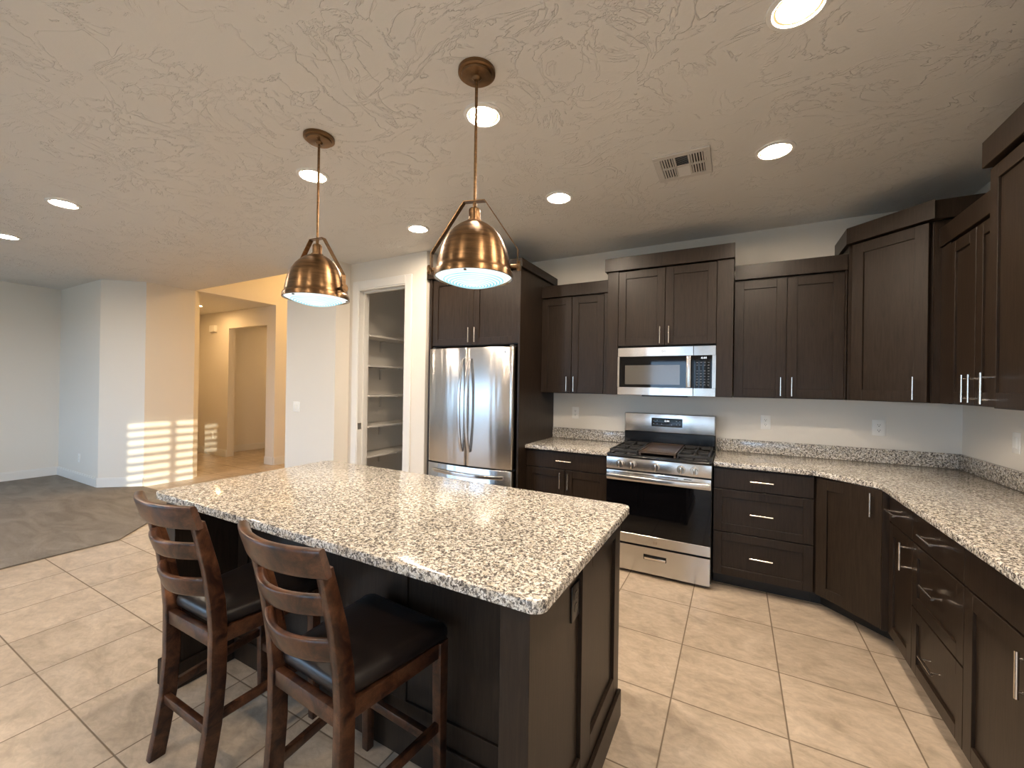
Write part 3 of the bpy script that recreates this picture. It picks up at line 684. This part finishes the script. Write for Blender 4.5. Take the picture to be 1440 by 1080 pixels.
# front (seating side): frame with recessed panels
FI = Frame((0, IYF + .0155, 0), (1, 0, 0), (0, -1, 0)); bm = B()
a, b = IX0 + .099, IX1 - .101; st = [a, a + .085, -.86, -.775, -.30, -.215, b - .085, b]
for i in range(0, 8, 2): fbox(bm, FI, st[i], st[i + 1], 0, .015, .205, .878, .001)
fbox(bm, FI, a, b, 0, .015, 0, .2045, .001)
for i in (1, 3, 5): fbox(bm, FI, st[i], st[i + 1], 0, .015, .80, .878, .001); fbox(bm, FI, st[i], st[i + 1], 0, .006, .205, .80)
mk('front_panel', bm, m_esp, isl)
# baseboard round the island
bm = B(); zt = .118; k = .0145
box(bm, IX0 - k, IX0 - .0005, IYW - k, IYB, 0, zt, .003); box(bm, IX1 + .0005, IX1 + k, IYW - k, IYB, 0, zt, .003)
box(bm, IX0 - .0005, IX0 + .098 + k, IYW - k, IYW - .0005, 0, zt, .003); box(bm, IX1 - .100 - k, IX1 + .0005, IYW - k, IYW - .0005, 0, zt, .003)
box(bm, IX0 + .0985, IX0 + .098 + k, IYW - .0005, IYF - k, 0, zt, .003); box(bm, IX1 - .100 - k, IX1 - .1005, IYW - .0005, IYF - k, 0, zt, .003)
box(bm, IX0 + .0985, IX1 - .1005, IYF - k, IYF - .0005, 0, zt, .003)
mk('baseboard', bm, m_esp, isl)
# kitchen side doors
FK = Frame((0, IYB - .020, 0), (-1, 0, 0), (0, 1, 0))
for i in range(4):
    u0 = -IX1 + .024 + i * .473
    d = shaker(isl, FK, .0005, u0, u0 + .471, .72, .868, name='drawer', flat=True); pull(d, FK, .0205, u0 + .235, .797)
    d = shaker(isl, FK, .0005, u0, u0 + .471, .108, .716); pull(d, FK, .0205, u0 + (.44 if i % 2 == 0 else .03), .63, vert=True)
body(isl, FK, [(-IX1 + .06, -IX0 - .06, -.25, -.06, 0, .1045)], 'toe_kick', m_toe)
# island outlet
FE = Frame((IX1 - .013, 0, 0), (0, 1, 0), (1, 0, 0))
def outlet(par_label, F, u, z, n, mplate, mslot, group=None, wd=.070, ht=.115, loc=None):
    t = thing('outlet', par_label, 'outlet', F.p(u, n, z), group)
    bm = B(); fbox(bm, F, u - wd / 2, u + wd / 2, n, n + .005, z - ht / 2, z + ht / 2, .002, 2); mk('plate', bm, mplate, t)
    for s in (-1, 1):
        bm = B(); r = .0165; pts = []
        for i in range(24):
            a = 2 * PI * i / 24; pts.append((r * math.cos(a), max(-.0135, min(.0135, r * math.sin(a)))))
        vs = [[bm.verts.new(F.p(u + p, n + dn, z + s * .0195 + q)) for p, q in pts] for dn in (.0052, .0068)]
        bm.faces.new(vs[1]); 
        for i in range(24): bm.faces.new((vs[0][i], vs[0][(i + 1) % 24], vs[1][(i + 1) % 24], vs[1][i]))
        bmesh.ops.recalc_face_normals(bm, faces=bm.faces[:]); rc = mk('receptacle', bm, mplate, t)
        bm = B(); zc = z + s * .0195
        fbox(bm, F, u - .0075, u - .0052, n + .0069, n + .0074, zc - .001, zc + .007); fbox(bm, F, u + .0052, u + .0075, n + .0069, n + .0074, zc - .001, zc + .007)
        fbox(bm, F, u - .0025, u + .0025, n + .0069, n + .0074, zc - .010, zc - .005); mk('slots', bm, mslot, rc)
    return t
m_blkpl = M('black_outlet_plastic', (.030, .026, .023), .3)
outlet('black power outlet on the near end of the island under the granite edge', FE, -2.664, .745, .0005, m_blkpl, M('outlet_black_slot', (.003, .003, .003), .5))
itop = thing('island_countertop', 'large speckled granite island top with rounded corners', 'countertop', (-.51, -2.55, CT0))
bm = B(); prism(bm, rounded([(-1.515, -3.032), (.495, -3.032), (.495, -2.068), (-1.515, -2.068)], .038, 8), CT0, CT1, .005, 3); mk('slab', bm, m_gran, itop, smooth=50)

# ------------------------------------------------------------------ outlets, switches
OG = 'white power outlets on the walls'
outlet('white power outlet on the wall between refrigerator and range', FB, -.507, 1.172, .0005, m_white, m_slot, OG)
outlet('white power outlet on the wall right of the range', FB, 1.118, 1.168, .0005, m_white, m_slot, OG)
outlet('wide white power outlet near the room corner above the L-shaped counter', FB, 1.826, 1.168, .0005, m_white, m_slot, OG, wd=.078)
FH = Frame((0, .35, 0), (1, 0, 0), (0, -1, 0)); FBL = Frame((0, -1.753, 0), (1, 0, 0), (0, -1, 0))
outlet('white power outlet low on the hallway wall in the sun patch', FH, -8.02, .37, .0005, m_white, m_slot, OG)
outlet('white power outlet low on the pale wall above the carpet', FBL, -7.08, .335, .0005, m_white, m_slot, OG)
def switch(label, F, u, z, gangs):
    t = thing('light_switch', label, 'switch', F.p(u, 0, z)); wd = .070 if gangs == 1 else .116
    bm = B(); fbox(bm, F, u - wd / 2, u + wd / 2, .0005, .0055, z - .0575, z + .0575, .002, 2); mk('plate', bm, m_white, t)
    for i in range(gangs):
        c = u + (i - (gangs - 1) / 2) * .046; bm = B(); fbox(bm, F, c - .0165, c + .0165, .0057, .0075, z - .033, z + .033, .0008)
        fbox(bm, F, c - .014, c + .014, .0076, .011, z - .030, z + .030, .003, 2); mk('rocker', bm, m_white, t)
FP = Frame((0, -.97, 0), (1, 0, 0), (0, -1, 0))
switch('white double rocker switch on the grey pier left of the pantry', FP, -3.495, 1.155, 2)
switch('white switch on the right wall above the backsplash, at the right picture edge', FRW, .625, 1.165, 1)
t = thing('door_chime', 'small white door chime box high on the hallway wall', 'chime', FH.p(-8.0, .02, 2.44))
bm = B(); fbox(bm, FH, -8.10, -7.90, .0005, .055, 2.37, 2.50, .012, 3); mk('cover', bm, m_white, t)
bm = B(); fbox(bm, FH, -8.11, -7.89, .0005, .012, 2.36, 2.3695, .002); mk('back_plate', bm, m_white, t)

# ------------------------------------------------------------------ recessed lamps
def can(label, x, y, m, z=H):
    t = thing('recessed_light', label, 'ceiling light', (x, y, z), 'recessed ceiling lights')
    bm = B(); lathe(bm, [(.072, -.0005), (.096, -.0005), (.094, -.006), (.078, -.009), (.072, -.004), (.072, -.0005)], (x, y, z), 40); mk('trim_ring', bm, m_trim, t)
    bm = B(); lathe(bm, [(0, -.0035), (.0635, -.0035), (.0635, -.001), (0, -.001)], (x, y, z), 40); mk('lamp', bm, m, t)
    bm = B(); lathe(bm, [(.064, -.0033), (.0715, -.0038), (.0715, -.001), (.064, -.001), (.064, -.0033)], (x, y, z), 40); mk('halo_ring', bm, m_halo, t); return t  # outer ring glows as a painted halo around the lamp
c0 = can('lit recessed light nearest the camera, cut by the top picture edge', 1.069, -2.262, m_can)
for lab, x, y in (('lit recessed light behind the rod of the right pendant', -.19, -2.268), ('lit recessed light above the right wall cabinets, right of the vent', 1.071, -1.296),
                  ('lit recessed light between the right pendant and the vent', -.192, -1.290), ('lit recessed light in front of the pantry', -1.466, -1.280),
                  ('lit recessed light behind the rod of the left pendant', -1.462, -2.265), ('lit recessed light over the living area, right of the edge one', -3.527, -2.839),
                  ('lit recessed light cut by the left picture edge', -5.05, -2.826), ('added unseen recessed light over the dining area behind the camera', 1.07, -3.24),  # last one: unseen, added in line with the rows to brighten the kitchen
                  ('added unseen recessed light over the stools behind the camera', -1.46, -4.3), ('added unseen recessed light over the middle of the room behind the camera', -.19, -4.3)):  # both are unseen lamps, added for their light
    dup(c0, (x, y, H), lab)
can('lit recessed light in the hallway ceiling', -7.40, -.227, m_canh); can('added unseen recessed light in the side passage past the hallway doorway', -7.05, 1.9, m_canh)  # the second lamp is unseen, added to brighten the passage wall
ft = thing('foyer_light', 'warm flush ceiling light of the tall foyer, out of sight', 'ceiling light', (-4.9, 1.3, 3.75))
bm = B(); lathe(bm, [(0, -.10), (.12, -.085), (.19, -.04), (.20, -.012), (0, -.012)], (-4.9, 1.3, 3.75), 32); mk('glass_bowl', bm, m_foyer, ft)
bm = B(); lathe(bm, [(0, -.0115), (.21, -.0115), (.21, -.0005), (0, -.0005)], (-4.9, 1.3, 3.75), 32); mk('base', bm, m_brass, ft)

# ceiling vent
vt = thing('ceiling_vent', 'white square air vent in the ceiling', 'vent', (.613, -1.359, H))
VX0, VX1, VY0, VY1 = .464, .762, -1.512, -1.206; zt = H
bm = B(); z0, z1 = zt - .010, zt - .0005
for q in ((VX0, VX1, VY0, VY0 + .036), (VX0, VX1, VY1 - .036, VY1), (VX0, VX0 + .036, VY0 + .036, VY1 - .036), (VX1 - .036, VX1, VY0 + .036, VY1 - .036)): box(bm, *q, z0, z1, .002)
XM = [VX0 + .036, VX0 + .106, VX0 + .116, VX1 - .116, VX1 - .106, VX1 - .036]; YM = (VY0 + VY1) / 2
for q in ((XM[1], XM[2], VY0 + .036, VY1 - .036), (XM[3], XM[4], VY0 + .036, VY1 - .036), (XM[0], XM[5], YM - .007, YM + .007)): box(bm, *q, z0 + .001, z1)
mk('frame', bm, m_vent, vt)
bm = B(); box(bm, VX0 + .036, VX1 - .036, VY0 + .036, VY1 - .036, zt - .0018, zt - .0006); mk('backing', bm, m_ventd, vt)
bm = B()
for (xa, xb) in ((XM[0], XM[1]), (XM[4], XM[5])):
    for i in range(5):
        x = xa + (i + .5) * (xb - xa) / 5
        for (ya, yb) in ((VY0 + .040, YM - .009), (YM + .009, VY1 - .040)): box(bm, x - .0035, x + .0035, ya, yb, zt - .009, zt - .002)
for (ya, yb, s) in ((VY0 + .036, YM - .007, -1), (YM + .007, VY1 - .036, 1)):
    for i in range(9):
        y = ya + (i + .5) * (yb - ya) / 9; r = bmesh.ops.create_cube(bm, size=1.0)
        for v in r['verts']: v.co = Vector(((XM[2] + XM[3]) / 2 + v.co.x * (XM[3] - XM[2]), y + v.co.y * .012 , zt - .0058 + v.co.z * .001 - s * v.co.y * .006))
mk('slats', bm, m_vent, vt)
bm = B(); box(bm, VX1 - .030, VX1 - .024, VY0 + .10, VY0 + .13, zt - .020, zt - .0105); mk('damper_lever', bm, m_vent, vt)

# ------------------------------------------------------------------ pendants
pt = thing('pendant_light', 'right brass dome pendant over the near end of the island', 'pendant lamp', (-.064, -2.518, H), 'brass dome pendants over the island', rz=0)
PC = (-.064, -2.518)
def W(z): return z
bm = B(); lathe(bm, [(0, -.0005), (.077, -.0005), (.077, -.014), (.071, -.018), (.064, -.018), (.062, -.026), (.020, -.030), (.012, -.040), (0, -.040)], (*PC, H), 40); cn = mk('canopy', bm, m_brass, pt)
bm = B()
for a in (2.2, 5.3): lathe(bm, [(0, -.030), (.005, -.029), (.005, -.025), (0, -.025)], (PC[0] + .04 * math.cos(a), PC[1] + .04 * math.sin(a), H), 10)
mk('canopy_screw', bm, m_brass, cn)
bm = B(); tube(bm, (*PC, 2.195), (*PC, H - .039), .0062, 14); mk('rod', bm, m_brass, pt)
bm = B(); zt = 2.113
lathe(bm, [(0, 2.194), (.008, 2.194), (.008, 2.172), (.020, 2.170), (.024, 2.164), (.024, 2.122), (.030, 2.120), (.030, 2.1145), (0, 2.1145)], (*PC, 0), 32); mk('socket_cap', bm, m_brass, pt)
outer = [(.030, 2.114), (.046, 2.108), (.066, 2.096), (.088, 2.078), (.108, 2.055), (.125, 2.026), (.139, 1.992), (.148, 1.955), (.153, 1.925), (.154, 1.910), (.160, 1.906), (.163, 1.900), (.164, 1.880)]
inner = [(.158, 1.880), (.157, 1.900), (.150, 1.912), (.144, 1.955), (.135, 1.99), (.121, 2.024), (.104, 2.052), (.085, 2.073), (.062, 2.091), (.030, 2.104)]
bm = B(); lathe(bm, outer + inner, (*PC, 0), 64); sh = mk('shade', bm, m_brass, pt, smooth=60)
bm = B(); lens = [(.1565, 1.889)]
for i in range(1, 25):
    u = 1 - i / 25; r = .1565 * u; z = 1.889 - .042 * (1 - u * u); lens.append((r, z - (.0018 if i % 2 else 0)))
lens.append((0, 1.847)); lathe(bm, lens, (*PC, 0), 48)
lo = mk('lens', bm, m_lens, pt, smooth=60)
bm = B()
for i in range(3):
    a = .6 + i * 2 * PI / 3; c = Vector((PC[0] + .152 * math.cos(a), PC[1] + .152 * math.sin(a), 1.878)); box(bm, c.x - .005, c.x + .005, c.y - .005, c.y + .005, c.z - .004, c.z + .0015, .001)
mk('lens_clip', bm, m_brassd, sh)
# yoke: flat strap bent over the shade
bm = B(); hw = .186; path = [(-hw, 1.905), (-hw, 1.992), (-.045, 2.200), (.045, 2.200), (hw, 1.992), (hw, 1.905)]
w2 = .013; th = .002; n = len(path); ring = []
for i, (x, z) in enumerate(path):
    a = Vector((path[max(i - 1, 0)])); c = Vector((path[min(i + 1, n - 1)])); d1 = (Vector((x, z)) - a); d2 = (c - Vector((x, z)))
    z2 = Vector((0, 0)); d = ((d1.normalized() if d1.length > 1e-6 else z2) + (d2.normalized() if d2.length > 1e-6 else z2)).normalized(); nn = Vector((-d.y, d.x))
    ring.append((Vector((PC[0] + x, PC[1], z)), Vector((nn.x, 0, nn.y)) * th, Vector((0, w2, 0))))
sweep(bm, ring, [(1, 1), (-1, 1), (-1, -1), (1, -1)]); mk('yoke', bm, m_brass, pt)
for s in (-1, 1):
    bm = B(); tube(bm, (PC[0] + s * .150, PC[1], 1.925), (PC[0] + s * (hw + .003), PC[1], 1.925), .008, 14); tube(bm, (PC[0] + s * (hw + .002), PC[1], 1.925), (PC[0] + s * (hw + .012), PC[1], 1.925), .020, 20); mk('pivot_knob', bm, m_brass, pt)
dup(pt, (-1.066, -2.514, H), 'left brass dome pendant over the far end of the island', 0.10)
pt.rotation_euler = (0, 0, .30)

# ------------------------------------------------------------------ pantry shelves
for i, z in enumerate((1.975, 1.638, 1.302, .958, .620)):
    t = thing('pantry_shelf', ['topmost white pantry shelf', 'second pantry shelf from the top', 'middle one of the five pantry shelves', 'fourth pantry shelf from the top', 'lowest pantry shelf, above the dark gap'][i] + ' on the left pantry wall', 'shelf', (-2.84, .4, z), 'white pantry shelves')
    bm = B(); box(bm, -2.9985, -2.68, -.665, 1.498, z - .019, z, .001); mk('board', bm, m_door, t)
    bm = B()
    for y in (-.2, .55, 1.2):
        box(bm, -2.9985, -2.985, y - .012, y + .012, z - .16, z - .0195); 
        prism(bm, [(-2.985, y - .010), (-2.70, y - .010), (-2.70, y + .010), (-2.985, y + .010)], z - .032, z - .0195)
    mk('bracket', bm, m_door, t)

# ------------------------------------------------------------------ counter stools
def stool(label, x, y, rz):
    t = thing('counter_stool', label, 'stool', (0, 0, 0), 'dark wood counter stools at the island')
    HB, HT, HF = .176, .186, .207; SQ = rsec(.22, 2)
    # rear legs: continuous from floor to the top rail
    key = [(0.0, -.222), (.10, -.204), (.22, -.186), (.38, -.175), (.56, -.175), (.66, -.183), (.78, -.203), (.90, -.232), (.96, -.247)]
    for s in (-1, 1):
        bm = B(); pts = []
        for z, yy in key:
            hw = HB + (HT - HB) * z; pts.append((Vector((s * (hw - .016), yy + .024, z)), Vector((.016, 0, 0)), Vector((0, .026 if z < .7 else .026 - (z - .7) * .03, 0))))
        sweep(bm, pts, SQ); mk('leg', bm, m_cw, t, smooth=40)
        bm = B(); pts = [(Vector((s * (HF - .020), .222, 0)), Vector((.016, 0, 0)), Vector((0, .016, 0))), (Vector((s * (HF - .021), .218, .30)), Vector((.019, 0, 0)), Vector((0, .019, 0))), (Vector((s * (HF - .021), .216, .5545)), Vector((.020, 0, 0)), Vector((0, .020, 0)))]
        sweep(bm, pts, SQ); mk('leg', bm, m_cw, t, smooth=40)
        bm = B(); d0 = Vector((s * .160, -.125, .528)); d1 = Vector((s * .186, .195, .528))
        sweep(bm, [(d0, Vector((.011, 0, 0)), Vector((0, 0, .026))), (d1, Vector((.011, 0, 0)), Vector((0, 0, .026)))], rsec(.1, 1)); mk('seat_rail', bm, m_cw, t)
        bm = B(); d0 = Vector((s * .161, -.140, .245)); d1 = Vector((s * .187, .200, .262))
        sweep(bm, [(d0, Vector((.010, 0, 0)), Vector((0, 0, .016))), (d1, Vector((.010, 0, 0)), Vector((0, 0, .016)))], rsec(.2, 1)); mk('stretcher', bm, m_cw, t)
    bm = B(); box(bm, -.1455, .1455, -.172, -.146, .500, .550, .003, 2); mk('seat_rail', bm, m_cw, t)
    bm = B(); box(bm, -.1645, .1645, .196, .220, .502, .554, .003, 2); mk('seat_rail', bm, m_cw, t)
    bm = B(); box(bm, -.1450, .1450, -.182, -.160, .196, .230, .003, 2); mk('stretcher', bm, m_cw, t)
    bm = B(); box(bm, -.1660, .1660, .205, .229, .178, .212, .003, 2); mk('stretcher', bm, m_cw, t)
    # back slats, bowed away from the sitter
    def slat(z0, z1, yend, bow, hw, th=.011, lean=.02, nm='slat'):
        bm = B(); pts = []; n = 18
        for i in range(n + 1):
            u = -1 + 2 * i / n; yy = yend - bow * (1 - u * u); sl = -bow * -2 * u / hw
            tan = Vector((1, 2 * bow * u / hw, 0)).normalized(); nr = Vector((-tan.y, tan.x, 0))
            pts.append((Vector((u * hw, yy, (z0 + z1) / 2)), nr * th, Vector((0, lean * -.5, (z1 - z0) / 2))))
        sweep(bm, pts, rsec(.35, 3)); mk(nm, bm, m_cw, t, smooth=50)
    slat(.940, 1.022, -.236, .050, .196, .014, .026, 'top_rail')
    slat(.822, .884, -.204, .052, .160)
    slat(.684, .752, -.178, .052, .156)
    # padded seat
    bm = B(); nx, ny = 16, 16; top = {}
    pl = rounded([(-.158, -.150), (.158, -.150), (.213, .246), (-.213, .246)], .03, 5)
    cxm = sum(p[0] for p in pl) / len(pl); cym = sum(p[1] for p in pl) / len(pl)
    rings = []
    for k_, z in ((.93, .555), (.985, .562), (1.0, .576), (.99, .592), (.95, .603), (.80, .613), (.5, .619), (.2, .621)):
        rings.append([bm.verts.new((cxm + (px - cxm) * k_, cym + (py - cym) * k_, z)) for px, py in pl])
    for a, c in zip(rings, rings[1:]):
        for i in range(len(pl)): bm.faces.new((a[i], a[(i + 1) % len(pl)], c[(i + 1) % len(pl)], c[i]))
    bm.faces.new(rings[0][::-1]); bm.faces.new(rings[-1]); bmesh.ops.recalc_face_normals(bm, faces=bm.faces[:])
    mk('seat', bm, m_leather, t, smooth=60)
    t.location = (x, y, 0); t.rotation_euler = (0, 0, rz); return t
s1 = stool('left dark wood ladder-back counter stool with a dark padded seat', -.872, -2.995, 0.0)
dup(s1, (-.190, -3.000, 0), 'right dark wood ladder-back counter stool, overlapping the granite top in view', -.06)
